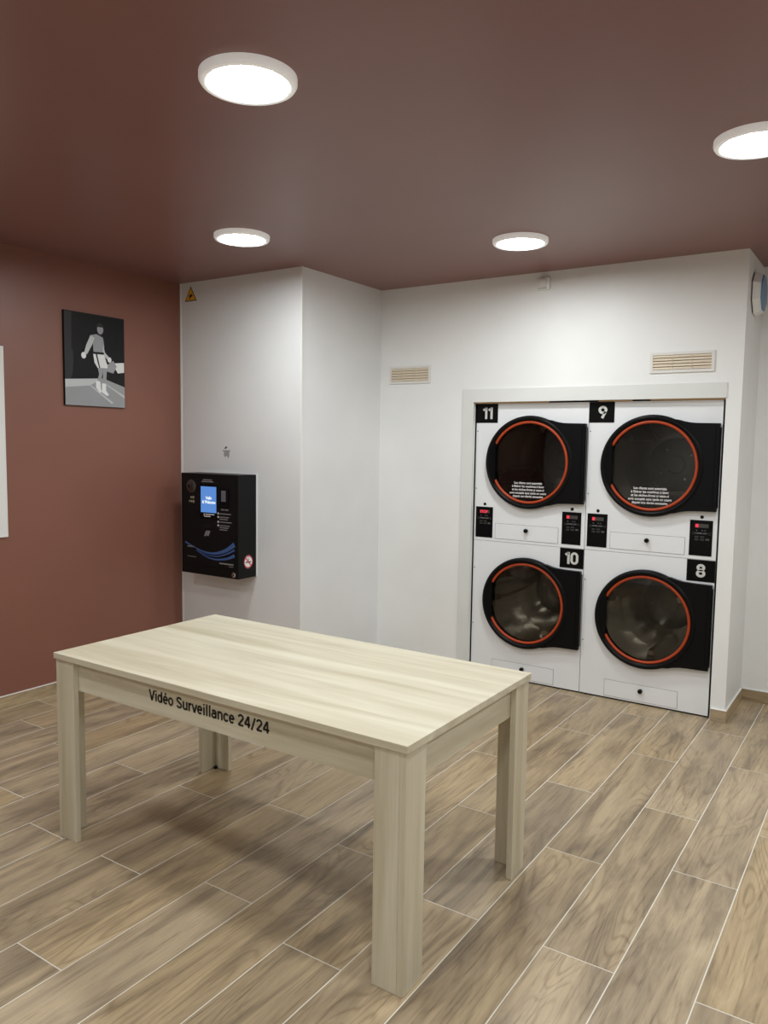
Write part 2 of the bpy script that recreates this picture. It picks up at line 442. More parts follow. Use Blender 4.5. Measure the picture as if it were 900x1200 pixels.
struct(obj('wall_right', B((X_RIGHT, X_RIGHT + T, Y_FRONT - T, YE, -0.004, ZC)), M['wall']), 'white wall on the right outside the picture', 'wall')
struct(obj('wall_front', B((XR, X_RIGHT, Y_FRONT - T, Y_FRONT, -0.004, ZC)), M['wall']), 'white wall behind the viewer', 'wall')
niche = obj('wall_niche', B((NX0 - 0.05, NX0 - 0.004, YB + 0.03, 5.86, -0.004, 2.1), (NX1 + 0.004, XE - 0.061, YB + 0.03, 5.86, -0.004, 2.1),
                            (NX0 - 0.05, NX1 + 0.025, 5.80, 5.86, -0.004, 2.1), (NX0 - 0.004, NX1 + 0.004, YB + 0.03, 5.80, 2.04, 2.1)), M['black_matt'])
struct(niche, 'dark recess behind the dryers', 'wall')
hd = obj('trim_1', B((NX0, -1.95, 4.8645, 4.8710, 1.8905, 1.95), (-1.62, -1.41, 4.8645, 4.8710, 1.8905, 1.95), (-1.30, NX1, 4.8645, 4.8710, 1.8905, 1.95)), M['raw_wood'])
struct(hd, 'raw timber edge showing in the gap above the dryers', 'trim')

# corner beads of the chase
struct(obj('trim_2', B((XR, XR + 0.012, YP - 0.004, YP, 0, ZC)), M['white_trim']), 'white corner bead between red wall and white wall', 'trim')
struct(obj('trim_3', B((XC - 0.010, XC + 0.003, YP - 0.003, YP + 0.010, 0, ZC), bevel=0.001), M['white_trim']), 'white corner bead on the outer edge of the boxed-out wall', 'trim')

# casing around the dryer opening: mitred boards
CW, CT = 0.086, 0.008
cs = bpy.data.objects.new('trim_4', None); COL.objects.link(cs); cs.location = (0, YB, 0)
struct(cs, 'pale grey mitred casing around the dryer opening', 'trim')
xl, zt = NX0 - CW + 0.003, NZ + CW + 0.002
obj('casing_board', prism([(xl, 0.0), (NX0 + 0.003, 0.0), (NX0 + 0.003, NZ), (xl, zt)], -CT, 0.0), M['casing'], cs)
obj('casing_board', prism([(NX0 + 0.003, NZ), (-0.866, NZ), (-0.866, zt), (xl, zt)], -CT, 0.0), M['casing'], cs)

# floor planks: each tile its own piece
PW, PL, G = 0.2320, 1.186, 0.0039
starts = {-1: 2.300, 0: 2.997, 1: 2.286, 2: 2.882, 3: 2.288, 4: 1.818, 5: 2.416, 6: 1.920, 7: 1.334, 8: 1.819, 9: 2.418, 10: 1.812,
          11: 2.415, 12: 1.93, 13: 1.20, 14: 1.87, 15: 2.48, 16: 1.55, 17: 2.0}
plank_cache = {}
def plank(x0, x1, y0, y1):
    w, l = round(x1 - x0 - G, 4), round(y1 - y0 - G, 4)
    if w < 0.006 or l < 0.006: return
    key = (w, l)
    if key not in plank_cache:
        bm = B((0, w, 0, l, -0.0005, 0.0))
        top = [e for e in bm.edges if all(abs(v.co.z) < 1e-6 for v in e.verts)]
        bmesh.ops.bevel(bm, geom=top, offset=min(0.0003, w / 4), segments=1, affect='EDGES')
        bmesh.ops.recalc_face_normals(bm, faces=bm.faces)
        me = bpy.data.meshes.new('floor_plank'); bm.to_mesh(me); bm.free(); me.materials.append(M['plank'])
        plank_cache[key] = me
    o = bpy.data.objects.new('floor_plank', plank_cache[key]); COL.objects.link(o)
    o.parent = floor; o.location = (x0 + G / 2, y0 + G / 2, 0)
k = -12
while True:
    xa, xb = -0.412 - PW * (k + 1), -0.412 - PW * k
    if xb < XR: break
    ca, cb = max(xa, XR), min(xb, X_RIGHT)
    if cb - ca > 0.01:
        s = starts.get(k, 2.0 + ((k * 0.37) % 1.0) * PL)
        y = s - PL * math.ceil((s - Y_FRONT) / PL)
        ymax = YE if ca > XE - 0.06 else (YB + 0.06 if (ca + cb) / 2 > XC else YP)
        if ca < XE - 0.06 < cb: ymax = YE
        while y < ymax:
            ya, yb = max(y, Y_FRONT), min(y + PL, ymax)
            if yb - ya > 0.01: plank(ca, cb, ya, yb)
            y += PL
    k += 1

# tiled baseboards with a pale caulk line on top
PH, PT = 0.074, 0.010
def baseboard(name, label, along, a0, a1, fixed, out, joint=None, cap0=0.0):
    """along 'x' or 'y'; fixed = wall plane; out = +1/-1 direction into the room"""
    root = bpy.data.objects.new(name, None); COL.objects.link(root)
    root.location = (a0, fixed, 0) if along == 'x' else (fixed, a0, 0)
    struct(root, label, 'baseboard')
    cuts = [0.0]; ln = a1 - a0
    j = (joint - a0) if joint is not None else 0.6
    while j > 0.6: j -= 0.6
    while j < ln:
        if j > 0.02: cuts.append(j)
        j += 0.6
    cuts.append(ln)
    lo, hi = (0.0, PT * out) if out > 0 else (PT * out, 0.0)
    for p, q in zip(cuts, cuts[1:]):
        s, e = 0.0, q - p - 0.0015
        bx = (s, e, lo, hi, 0.0005, PH) if along == 'x' else (lo, hi, s, e, 0.0005, PH)
        obj('plinth_tile', B(bx), M['plinth_' + along], root, (p, 0, 0) if along == 'x' else (0, p, 0))
    bx = (0, ln, lo, hi, PH, PH + 0.004) if along == 'x' else (lo, hi, 0, ln, PH, PH + 0.004)
    obj('caulk_line', B(bx), M['white_trim'], root)
baseboard('baseboard_left', 'wood-look tile plinth along the red wall', 'y', Y_FRONT, YP - 0.005, XR, 1, joint=2.375)
baseboard('baseboard_chase', 'wood-look tile plinth under the white boxed-out wall', 'x', XR + 0.012, XC, YP, -1)
baseboard('baseboard_chase_side', 'wood-look tile plinth on the side of the boxed-out wall', 'y', YP - PT, YB - PT, XC, 1)
baseboard('baseboard_back', 'wood-look tile plinth between corner and dryers', 'x', XC, xl, YB, -1)
baseboard('baseboard_pier', 'short wood-look tile plinth on the pier beside the dryers', 'x', NX1 + 0.004, XE + PT, YB, -1)
baseboard('baseboard_return', 'wood-look tile plinth on the narrow return wall', 'y', YB, YE - PT, XE, 1)
baseboard('baseboard_alcove', 'wood-look tile plinth under the far right wall', 'x', XE + PT, X_RIGHT, YE, -1)

# ------------------------------------------------------------------ ceiling lights
def ceiling_light(x, y, label):
    t = thing('ceiling_light', label, 'lamp', (x, y, ZC), 'round ceiling lights')
    obj('frame', lathe([(0.124, -0.012), (0.126, -0.026), (0.134, -0.029), (0.144, -0.027), (0.150, -0.018), (0.150, -0.0005), (0.124, -0.0005)], 64, 'z', closed=True), M['lamp_rim'], t, smooth=True)
    obj('diffuser', lathe([(0.0, -0.026), (0.06, -0.0255), (0.110, -0.0235), (0.1238, -0.0205)], 48, 'z'), M['lamp'], t, smooth=True)
    return t
ceiling_light(-1.744, 1.841, 'large round white ceiling light nearest, above the pale table')
ceiling_light(-3.065, 3.185, 'round white ceiling light in front of the boxed-out white wall')
ceiling_light(-1.805, 4.020, 'round white ceiling light in front of the dryers')
ceiling_light(-0.505, 3.160, 'round white ceiling light cut by the right edge of the picture')
for x, y, w_ in ((-0.48, 0.90, 'just behind and left of the viewer'), (-3.03, 0.90, 'near the white board on the red wall'), (-1.72, -0.45, 'at the back of the room behind the table'),
                 (0.78, 1.95, 'to the right of the viewer'), (0.78, 4.2, 'in the far right alcove'), (0.80, -0.45, 'in the rear right corner')):
    ceiling_light(x, y, 'round white ceiling light outside the picture ' + w_)

# ------------------------------------------------------------------ table
TX1, TY0, TL, TW, TH, TT = -1.1124, 1.8146, 1.6627, 0.8783, 0.76, 0.0238
tb = thing('table', 'pale whitewashed oak table with L-shaped legs and black lettering on its apron', 'table', (TX1 - TL, TY0, 0))
obj('tabletop', B((0, TL, 0, TW, TH - TT, TH), bevel=0.0012), M['oak_x'], tb)
I, LW, BT = 0.007, 0.110, 0.022
zt_ = TH - TT - 0.0005
def leg(cx, cy, sx, sy):
    """corner of the table at (cx,cy); sx, sy point inwards"""
    def bx(a, b, c, d): return (min(a, b), max(a, b), min(c, d), max(c, d), 0.0005, zt_)
    # end board (seen from the table's short side) takes the outer corner, the long-side board butts against it
    g = obj('leg', B(bx(cx, cx + sx * BT, cy, cy + sy * LW), bevel=0.0008), M['oak_z'], tb)
    obj('leg_board', B(bx(cx + sx * (BT + 0.0006), cx + sx * LW, cy, cy + sy * BT), bevel=0.0008), M['oak_z'], g)
    obj('leg_foot', lathe([(0, 0.0), (0.009, 0.0), (0.009, 0.006), (0.006, 0.012), (0, 0.012)], 12, 'z', (cx + sx * (BT + 0.012), cy + sy * (BT + 0.012), 0.0005)), M['black_matt'], g)
leg(I, I, 1, 1); leg(TL - I, I, -1, 1); leg(I, TW - I, 1, -1); leg(TL - I, TW - I, -1, -1)
AZ0, AZ1 = 0.618, zt_
e0 = I + LW + 0.0004
apr = obj('apron', B((I + BT + 0.001, TL - I - BT - 0.001, I + BT + 0.0005, I + BT + 0.0185, AZ0, AZ1), bevel=0.0006), M['oak_x'], tb)
obj('apron', B((I + BT + 0.001, TL - I - BT - 0.001, TW - I - BT - 0.0185, TW - I - BT - 0.0005, AZ0, AZ1), bevel=0.0006), M['oak_x'], tb)
obj('apron', B((I + BT + 0.001, I + BT + 0.019, I + BT + 0.020, TW - I - BT - 0.020, AZ0, AZ1), bevel=0.0006), M['oak_y'], tb)
obj('apron', B((TL - I - BT - 0.019, TL - I - BT - 0.001, I + BT + 0.020, TW - I - BT - 0.020, AZ0, AZ1), bevel=0.0006), M['oak_y'], tb)
lt = sign('lettering', 'VidEo Surveillance 24/24', M['black_text'], apr, 0.536, 1.121, 0.6655, 0.0395, I + BT + 0.0004, 0.0080)
lt['label'] = 'black lettering reading Vidéo Surveillance 24/24'

# ------------------------------------------------------------------ tumble dryers
DW = 0.795
CX, CZ = 0.402, 0.547
def front_panel(DH, zlo):
    bm = bmesh.new()
    R0, z0, z1, x0, x1 = 0.292, zlo, DH, 0.0015, DW - 0.0015
    angs = [2 * PI * i / 64 for i in range(64)]
    for cx_, cz_ in ((x0, z0), (x0, z1), (x1, z0), (x1, z1)): angs.append(math.atan2(cz_ - CZ, cx_ - CX) % (2 * PI))
    angs = sorted(set(round(a, 6) for a in angs))
    def outer(a):
        c, s = math.cos(a), math.sin(a); ts = []
        if c > 1e-9: ts.append((x1 - CX) / c)
        if c < -1e-9: ts.append((x0 - CX) / c)
        if s > 1e-9: ts.append((z1 - CZ) / s)
        if s < -1e-9: ts.append((z0 - CZ) / s)
        t = min(ts); return CX + c * t, CZ + s * t
    rings = []
    for a in angs:
        ox, oz = outer(a); ix, iz = CX + R0 * math.cos(a), CZ + R0 * math.sin(a)
        rings.append([bm.verts.new(p) for p in ((ix, 0, iz), (ox, 0, oz), (ox, 0.018, oz), (ix, 0.018, iz))])
    n = len(rings)
    for i in range(n):
        a, b = rings[i], rings[(i + 1) % n]
        for q in range(4):
            bm.faces.new((a[q], a[(q + 1) % 4], b[(q + 1) % 4], b[q]))
    return bm

def door_body():
    """round moulded bezel"""
    return lathe([(0.310, -0.001), (0.311, -0.014), (0.309, -0.030), (0.303, -0.040), (0.296, -0.044), (0.288, -0.043),
                  (0.280, -0.036), (0.272, -0.024), (0.262, -0.020), (0.258, -0.012), (0.258, -0.001)], 72, 'y', (CX, 0, CZ), closed=True)

def hinge_tab():
    r = 0.305
    top = [(0.118, 0.2825), (0.150, 0.2795), (0.185, 0.2695), (0.22, 0.2625), (0.26, 0.2595), (0.300, 0.2585), (0.384, 0.2570)]
    pts = [(x, z) for x, z in top] + [(x, -z) for x, z in reversed(top)]
    # inner boundary follows the bezel
    arc = [(r * math.cos(a), r * math.sin(a)) for a in [math.radians(-66 + 132 * i / 22) for i in range(23)]]
    bm = bmesh.new()
    # build as quads between the arc and the straight outline, top to bottom
    out = []
    m = 23
    for i in range(m):
        a = math.radians(-66 + 132 * i / (m - 1)); z = r * math.sin(a)
        f = i / (m - 1)
        out.append(None)
    prism_pts = []
    rows = 24
    zs = [-0.2825 + 0.565 * i / rows for i in range(rows + 1)]
    def right_x(z):
        az = abs(z)
        if az <= 0.257: return 0.384
        for (xa, za), (xb, zb) in zip(top, top[1:]):
            if zb <= az <= za: return xa + (xb - xa) * (za - az) / (za - zb)
        return top[0][0]
    zs = sorted(set(zs + [s * z for _, z in top for s in (1, -1)] + [0.257, -0.257]))
    fl, fr, bl, br = [], [], [], []
    for z in zs:
        xl_ = math.sqrt(max(r * r - z * z, 0)) ; xr_ = max(right_x(z), xl_ + 0.0005)
        for lst, x, y in ((fl, xl_, -0.036), (fr, xr_, -0.036), (bl, xl_, -0.004), (br, xr_, -0.004)):
            lst.append(bm.verts.new((CX + x, y, CZ + z)))
    for i in range(len(zs) - 1):
        bm.faces.new((fl[i], fr[i], fr[i + 1], fl[i + 1])); bm.faces.new((bl[i], br[i], br[i + 1], bl[i + 1]))
        bm.faces.new((fr[i], br[i], br[i + 1], fr[i + 1])); bm.faces.new((fl[i], bl[i], bl[i + 1], fl[i + 1]))
    bm.faces.new((fl[0], fr[0], br[0], bl[0])); bm.faces.new((fl[-1], fr[-1], br[-1], bl[-1]))
    return bm

def gasket():
    bm = bmesh.new(); R, r = 0.2665, 0.0092
    a0 = math.acos(-0.236 / R)
    n, k_ = 84, 10; rings = []
    for i in range(n + 1):
        a = -a0 + 2 * a0 * i / n
        ring = []
        for j in range(k_):
            b_ = 2 * PI * j / k_
            rr = R + r * math.cos(b_)
            ring.append(bm.verts.new((CX + rr * math.cos(a), -0.026 + r * math.sin(b_), CZ + rr * math.sin(a))))
        rings.append(ring)
    for p, q in zip(rings, rings[1:]):
        for j in range(k_):
            bm.faces.new((p[j], p[(j + 1) % k_], q[(j + 1) % k_], q[j]))
    bm.faces.new(rings[0]); bm.faces.new(list(reversed(rings[-1])))
    return bm

def grip():
    """moulded pull filling the left segment of the ring"""
    R = 0.285; a = math.acos(0.236 / R)
    arc = [(CX - R * math.cos(t), CZ + R * math.sin(t)) for t in [-a + 2 * a * i / 20 for i in range(21)]]
    bm = prism(arc, -0.041, -0.018)
    return bm

def lifter(ang):
    bm = prism([(-0.070, 0.337), (-0.014, 0.215), (0.014, 0.210), (0.040, 0.337)], 0.07, 0.60)
    bmesh.ops.rotate(bm, verts=bm.verts, cent=(0, 0, 0), matrix=Matrix.Rotation(ang, 3, 'Y'))
    bmesh.ops.translate(bm, verts=bm.verts, vec=(CX, 0, CZ))
    return bm

def control_display(t, x, z, upper, reading):
    """black touch panel with a red LED readout"""
    d = obj('control_display', B((x, x + 0.129, -0.0025, 0.0, z, z + 0.212), bevel=0.0008), M['black_gloss'], t)
    f = -0.0026
    obj('led_window', B((x + 0.030, x + 0.105, f - 0.0004, f, z + 0.168, z + 0.190)), M['led_glass'], d)
    w = 0.017 if len(reading) == 1 else 0.058
    text_mesh('led_reading', reading, M['led'], d, x + 0.032, x + 0.032 + w, z + 0.169, z + 0.189, f - 0.0005, bold=0.03)
    text_mesh('display_lettering', 'UPPER UNIT' if upper else 'LOWER UNIT', M['grey_print'], d, x + 0.032, x + 0.100, z + 0.130, z + 0.138, f, bold=0.02)
    rows = []
    for px in (0.036, 0.068, 0.083): rows.append((x + px, x + px + 0.007, z + 0.151, 0.007))
    for r_ in (0.116, 0.110, 0.100, 0.094):
        rows.append((x + 0.030, x + 0.052, z + r_, 0.0022)); rows.append((x + 0.060, x + 0.084, z + r_, 0.0022))
    obj('display_markings', bars(rows, f - 0.0005, f), M['dim_print'], d)['kind'] = 'stuff'
    for ex in (0.022, 0.112):
        obj('key_outline', lathe([(0.0075, f - 0.0004), (0.0062, f - 0.0004), (0.0062, f), (0.0075, f)], 16, 'y', (x + ex, 0, z + 0.133), closed=True), M['dim_print'], d)
    obj('key_outline', B((x + 0.092, x + 0.112, f - 0.0004, f, z + 0.094, z + 0.104), bevel=0.0001), M['dim_print'], d)
    obj('sensor_port', lathe([(0, -0.004), (0.008, -0.004), (0.0105, -0.001), (0.0105, 0.0)], 18, 'y', (x + 0.066, 0, z + 0.231)), M['black_matt'], t)

GLASS_TEXT = 'Les clients sont autorisés\nà libérer les machines à laver\net les sèches-linges si ceux-ci\nsont occupés sans cycle en cours\ndepuis une durée excessive'

def dryer(x0, zbase, number, upper, phase, label, readings=None):
    t = thing('tumble_dryer', label, 'tumble dryer', (x0, YD, zbase), 'stacked tumble dryers')
    DH = 0.9405 if upper else 0.9475
    obj('front_panel', front_panel(DH, 0.0008 if upper else 0.010), M['enamel'], t)
    d0 = 0.0185
    obj('cabinet', B((0.002, 0.012, d0, 0.84, 0.004, DH - 0.001), (DW - 0.012, DW - 0.002, d0, 0.84, 0.004, DH - 0.001), (0.0125, DW - 0.0125, d0, 0.84, DH - 0.011, DH - 0.001),
                     (0.0125, DW - 0.0125, d0, 0.84, 0.004, 0.014), (0.0125, DW - 0.0125, 0.83, 0.84, 0.0145, DH - 0.0115)), M['dark_steel'], t)
    if not upper: obj('base_shadow_strip', B((0.004, DW - 0.004, 0.004, 0.017, 0.0005, 0.0095)), M['black_matt'], t)  # black strip stands in for the shadow line under the front panel
    # drum, open towards the door
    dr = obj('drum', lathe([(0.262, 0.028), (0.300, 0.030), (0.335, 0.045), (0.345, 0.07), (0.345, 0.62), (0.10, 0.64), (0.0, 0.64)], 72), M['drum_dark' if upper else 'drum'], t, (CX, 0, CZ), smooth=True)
    for i in range(3):
        lf = lifter(phase + i * 2 * PI / 3)
        bmesh.ops.translate(lf, verts=lf.verts, vec=(-CX, 0, -CZ))
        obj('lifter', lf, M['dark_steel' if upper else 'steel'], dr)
    obj('back_plate', lathe([(0, 0.600), (0.055, 0.600), (0.065, 0.612), (0.17, 0.616), (0.18, 0.622), (0.18, 0.632), (0.0, 0.632)], 40), M['dark_steel'], dr, smooth=True)
    for i in range(4):
        a = phase + PI / 4 + i * PI / 2
        obj('bolt', lathe([(0, 0.603), (0.009, 0.603), (0.009, 0.6155), (0, 0.6155)], 10, 'y', (0.115 * math.cos(a), 0, 0.115 * math.sin(a))), M['steel'], dr)
    # door
    dd = obj('door', door_body(), M['black_plastic'], t, smooth=True)
    obj('hinge_tab', hinge_tab(), M['black_plastic'], dd)
    obj('hinge', B((CX + 0.3845, CX + 0.3895, -0.034, -0.002, CZ - 0.235, CZ + 0.235), bevel=0.001), M['black_gloss'], dd)
    obj('hinge_groove', B((CX + 0.362, CX + 0.366, -0.0385, -0.0362, CZ - 0.235, CZ + 0.235)), M['black_gloss'], dd)
    obj('gasket_ring', gasket(), M['orange'], dd, smooth=True)
    obj('door_glass', lathe([(0, -0.0180), (0.13, -0.0170), (0.257, -0.0130), (0.257, -0.0100), (0.13, -0.0140), (0, -0.0150)], 64, 'y', (CX, 0, CZ)), M['glass'], dd, smooth=True)
    obj('grip', grip(), M['black_gloss'], dd)
    # lint drawer
    ld = obj('lint_drawer', B((0.165, 0.615, -0.0028, -0.0002, 0.021, 0.124), bevel=0.0010), M['enamel'], t)
    obj('drawer_gap', B((0.1632, 0.6168, -0.0006, 0.0, 0.0192, 0.1258)), M['dark_steel'], t)
    obj('knob', lathe([(0, -0.030), (0.009, -0.030), (0.0135, -0.026), (0.0145, -0.018), (0.0125, -0.010), (0.011, -0.0029)], 20, 'y', (0.395, 0, 0.090)), M['black_plastic'], ld, smooth=True)
    for sx, sz in ((0.012, 0.755), (0.012, 0.36)):
        obj('screw', lathe([(0, -0.002), (0.0035, -0.0015), (0.004, 0.0)], 10, 'y', (sx, 0, sz)), M['dark_steel'], t)
    px = 0.001 if upper else 0.634
    np_ = obj('number_plate', B((px, px + 0.160, -0.0025, 0.0, DH - 0.130, DH - 0.001), bevel=0.0006), M['black_plate'], t)
    dw = {'8': 0.058, '9': 0.058, '10': 0.092, '11': 0.080}[number]
    cx_ = px + 0.080 + (0.006 if upper else 0.0)
    sign('number', number, M['silver'], np_, cx_ - dw / 2, cx_ + dw / 2, DH - 0.104, 0.078, -0.0026, 0.0165)
    if upper:
        control_display(t, 0.014, 0.022, True, readings[0]); control_display(t, 0.640, 0.022, False, readings[1])
        gl = text_mesh('glass_lettering', GLASS_TEXT, M['white_print'], dd, CX - 0.130, CX + 0.130, CZ - 0.238, CZ - 0.128, -0.0192, bold=0.02)
        gl['label'] = 'five lines of white French lettering on the glass'
    return t
DX = (-2.4755, -1.6798)
dryer(DX[0], 0.9490, '11', True, 0.25, 'white tumble dryer numbered 11, upper left of the four, dark drum', ('STOP', '1'))
dryer(DX[0], 0.0, '10', False, 0.55, 'white tumble dryer numbered 10, lower left of the four, partly behind table', None)
dryer(DX[1], 0.9490, '9', True, 1.35, 'white tumble dryer numbered 9, upper right of the four', ('1', '1'))
dryer(DX[1], 0.0, '8', False, 0.95, 'white tumble dryer numbered 8, lower right of the four', None)

# ------------------------------------------------------------------ payment kiosk
KX0, KX1, KYF, KZ0, KZ1 = -4.186, -3.642, 3.747, 0.690, 1.386
kw, kd, kh = KX1 - KX0, YP - KYF - 0.006, KZ1 - KZ0
kk = thing('payment_terminal', 'black wall-mounted payment terminal with a lit blue screen', 'payment terminal', (KX0, KYF, KZ0))
obj('housing', B((0, kw, 0, kd, 0, kh), bevel=0.003), M['kiosk'], kk)
obj('back_plate', B((0.0, kw + 0.004, kd + 0.0002, kd + 0.0058, 0.0, kh + 0.006)), M['white_trim'], kk)
fp = obj('front_panel', B((0.034, kw - 0.030, -0.0025, 0.0, 0.066, kh - 0.036), bevel=0.0008), M['kiosk_panel'], kk)
F = -0.0027
cs_ = obj('coin_slot', lathe([(0, -0.008), (0.040, -0.008), (0.046, -0.004), (0.046, F)], 32, 'y', (0.102, 0, 0.606)), M['dark_steel'], kk, smooth=True)
obj('slot', B((0.114, 0.119, -0.0095, -0.0081, 0.582, 0.630)), M['black_matt'], cs_)
obj('return_button', lathe([(0, -0.011), (0.011, -0.011), (0.012, -0.0081)], 16, 'y', (0.086, 0, 0.605)), M['black_matt'], cs_)
coins = bmesh.new()
for cx_, cz_, r_ in ((0.101, 0.530, 0.008), (0.122, 0.531, 0.010), (0.085, 0.503, 0.006), (0.103, 0.503, 0.008), (0.124, 0.502, 0.010)):
    prism(ellipse(cx_, cz_, r_, r_, 14), F - 0.0006, F, bm=coins)
obj('coin_symbols', coins, mat('coin_print', (0.32, 0.28, 0.20), 0.5), kk)
sc = obj('screen', B((0.190, 0.354, -0.0045, -0.0026, 0.388, 0.625), bevel=0.0006), M['black_gloss'], kk)
obj('screen_image', B((0.198, 0.346, -0.0050, -0.0046, 0.433, 0.610)), M['screen'], sc)
text_mesh('screen_lettering', 'Hello\n& Welcome', M['screen_text'], sc, 0.212, 0.338, 0.494, 0.544, -0.0051, bold=0.04)
obj('screen_caption', bars([(0.226, 0.234, 0.420, 0.010), (0.242, 0.328, 0.421, 0.006), (0.228, 0.290, 0.407, 0.006)], -0.0052, -0.0046), M['white_print'], sc)
obj('heading_print', bars([(0.218, 0.305, 0.655, 0.006), (0.205, 0.318, 0.643, 0.006)], F - 0.0005, F), M['grey_print'], kk)
cr = obj('card_reader', B((0.383, 0.462, -0.016, -0.0026, 0.478, 0.605), bevel=0.004), M['black_gloss'], kk)
obj('reader_display', B((0.404, 0.446, -0.0172, -0.0161, 0.516, 0.590)), mat('reader_display', (0.13, 0.13, 0.17), 0.3), cr)
obj('reader_slot', B((0.396, 0.450, -0.0172, -0.0161, 0.484, 0.490)), M['black_matt'], cr)
obj('reader_print', bars([(0.388, 0.420, 0.460, 0.010), (0.425, 0.456, 0.460, 0.010)], F - 0.0005, F), M['grey_print'], kk)
rows = []
for z_, n_, w_ in ((0.432, 1, 0.105), (0.409, 2, 0.085), (0.376, 1, 0.110), (0.352, 3, 0.092)):
    for q in range(n_): rows.append((0.376, 0.376 + w_ * (1 - 0.12 * q), z_ - q * 0.014, 0.006))
obj('instruction_print', bars(rows, F - 0.0005, F), M['grey_print'], kk)
nb = bmesh.new()
for z_ in (0.433, 0.409, 0.376, 0.352): prism(ellipse(0.362, z_, 0.0075, 0.0075, 14), F - 0.0006, F, bm=nb)
obj('step_bullets', nb, M['silver'], kk)
obj('card_slot', B((0.226, 0.292, -0.006, -0.0026, 0.330, 0.348), bevel=0.001), M['black_matt'], kk)
sym = prism([(0.226, 0.268), (0.243, 0.306), (0.263, 0.310), (0.246, 0.272)], F - 0.0006, F)
prism([(0.250, 0.274), (0.266, 0.310), (0.286, 0.308), (0.270, 0.272)], F - 0.0006, F, bm=sym)
obj('card_symbol', sym, M['grey_print'], kk)
def swoosh(name, pts, ws):
    # smooth the control points
    P_, W_ = [], []
    n = len(pts)
    for i in range(n - 1):
        p0, p1, p2, p3 = pts[max(i - 1, 0)], pts[i], pts[i + 1], pts[min(i + 2, n - 1)]
        for s in range(8):
            t = s / 8
            c = lambda a, b, c_, d: 0.5 * ((2 * b) + (-a + c_) * t + (2 * a - 5 * b + 4 * c_ - d) * t * t + (-a + 3 * b - 3 * c_ + d) * t ** 3)
            P_.append((c(p0[0], p1[0], p2[0], p3[0]), c(p0[1], p1[1], p2[1], p3[1]))); W_.append(ws[i] + (ws[i + 1] - ws[i]) * t)
    P_.append(pts[-1]); W_.append(ws[-1])
    return obj(name, strip(P_, W_, F - 0.0006, F), M['swoosh'], kk)
swoosh('blue_swoosh', [(0.040, 0.215), (0.130, 0.186), (0.230, 0.160), (0.330, 0.158), (0.430, 0.186), (0.512, 0.233)], [0.014, 0.004, 0.010, 0.016, 0.024, 0.034])
swoosh('blue_swoosh', [(0.150, 0.172), (0.250, 0.142), (0.350, 0.140), (0.440, 0.164), (0.512, 0.196)], [0.003, 0.004, 0.006, 0.009, 0.013])
swoosh('blue_swoosh', [(0.150, 0.166), (0.250, 0.128), (0.340, 0.117), (0.440, 0.131), (0.512, 0.158)], [0.004, 0.007, 0.010, 0.015, 0.022])
obj('caption_print', bars([(0.062, 0.130, 0.188, 0.009), (0.062, 0.145, 0.118, 0.004), (0.372, 0.502, 0.095, 0.009), (0.460, 0.500, 0.080, 0.004)], F - 0.0005, F), M['grey_print'], kk)
lk = obj('lock', lathe([(0, -0.010), (0.013, -0.010), (0.017, -0.006), (0.017, 0.0)], 20, 'y', (0.506, 0, 0.028)), M['steel'], kk, smooth=True)
obj('keyhole', B((0.504, 0.508, -0.0108, -0.0101, 0.020, 0.036)), M['black_matt'], lk)
# no-smoking sticker on the right flank (faces +x)
ns = obj('no_smoking_sticker', prism(ellipse(0.095, 0.110, 0.043, 0.045, 32), kw, kw + 0.0006, 'x'), M['white_print'], kk)
ns['label'] = 'round red and white no-smoking sticker'
rg = lathe([(0.044, kw + 0.0006), (0.044, kw + 0.0012), (0.036, kw + 0.0012), (0.036, kw + 0.0006)], 32, 'x', (0, 0.095, 0.110), closed=True)
obj('red_ring', rg, M['red'], ns)
obj('cigarette', prism([(0.068, 0.104), (0.120, 0.104), (0.120, 0.112), (0.068, 0.112)], kw + 0.0006, kw + 0.0010, 'x'), M['black_text'], ns)
obj('smoke', strip([(0.092, 0.116), (0.097, 0.124), (0.091, 0.132), (0.096, 0.140)], [0.006, 0.006, 0.005, 0.004], kw + 0.0006, kw + 0.0010, 'x'), M['black_text'], ns)
obj('red_slash', strip([(0.070, 0.136), (0.120, 0.084)], [0.008, 0.008], kw + 0.0011, kw + 0.0014, 'x'), M['red'], ns)

# ------------------------------------------------------------------ wall items
# black-and-white print on the red wall (faces +x); local: y along the wall, z up
ps = thing('photo_print', 'black-and-white print of a boxer in white trunks on red wall', 'poster', (XR, 2.975, 1.819))
pw, ph = 0.448, 0.584
obj('backing_board', B((0.0005, 0.016, 0, pw, 0, ph)), M['black_matt'], ps)
a0, a1 = 0.0161, 0.0166
pr = obj('print', B((a0, a1, 0.001, pw - 0.001, 0.001, ph - 0.001)), M['p_dark'], ps)
def flat(name, poly, m, lay):
    return obj(name, prism(poly, a1 + 0.0002 * (lay - 1), a1 + 0.0002 * lay, 'x'), m, pr)
S = lambda pts: [(u * pw, v * ph) for u, v in pts]
flat('printed_floor', S([(0.004, 0.003), (0.996, 0.003), (0.996, 0.235), (0.62, 0.315), (0.004, 0.275)]), M['p_grey'], 1)
flat('printed_skirting', S([(0.004, 0.190), (0.40, 0.225), (0.60, 0.310), (0.004, 0.275)]), M['p_pale'], 2)
flat('printed_floor_line', S([(0.40, 0.225), (0.43, 0.225), (0.80, 0.05), (0.76, 0.04)]), M['p_pale'], 2)
flat('printed_floor_line', S([(0.66, 0.25), (0.69, 0.25), (0.99, 0.14), (0.99, 0.11)]), M['p_pale'], 2)
flat('printed_column', S([(0.004, 0.28), (0.10, 0.28), (0.12, 0.99), (0.004, 0.99)]), M['p_mid'], 1)
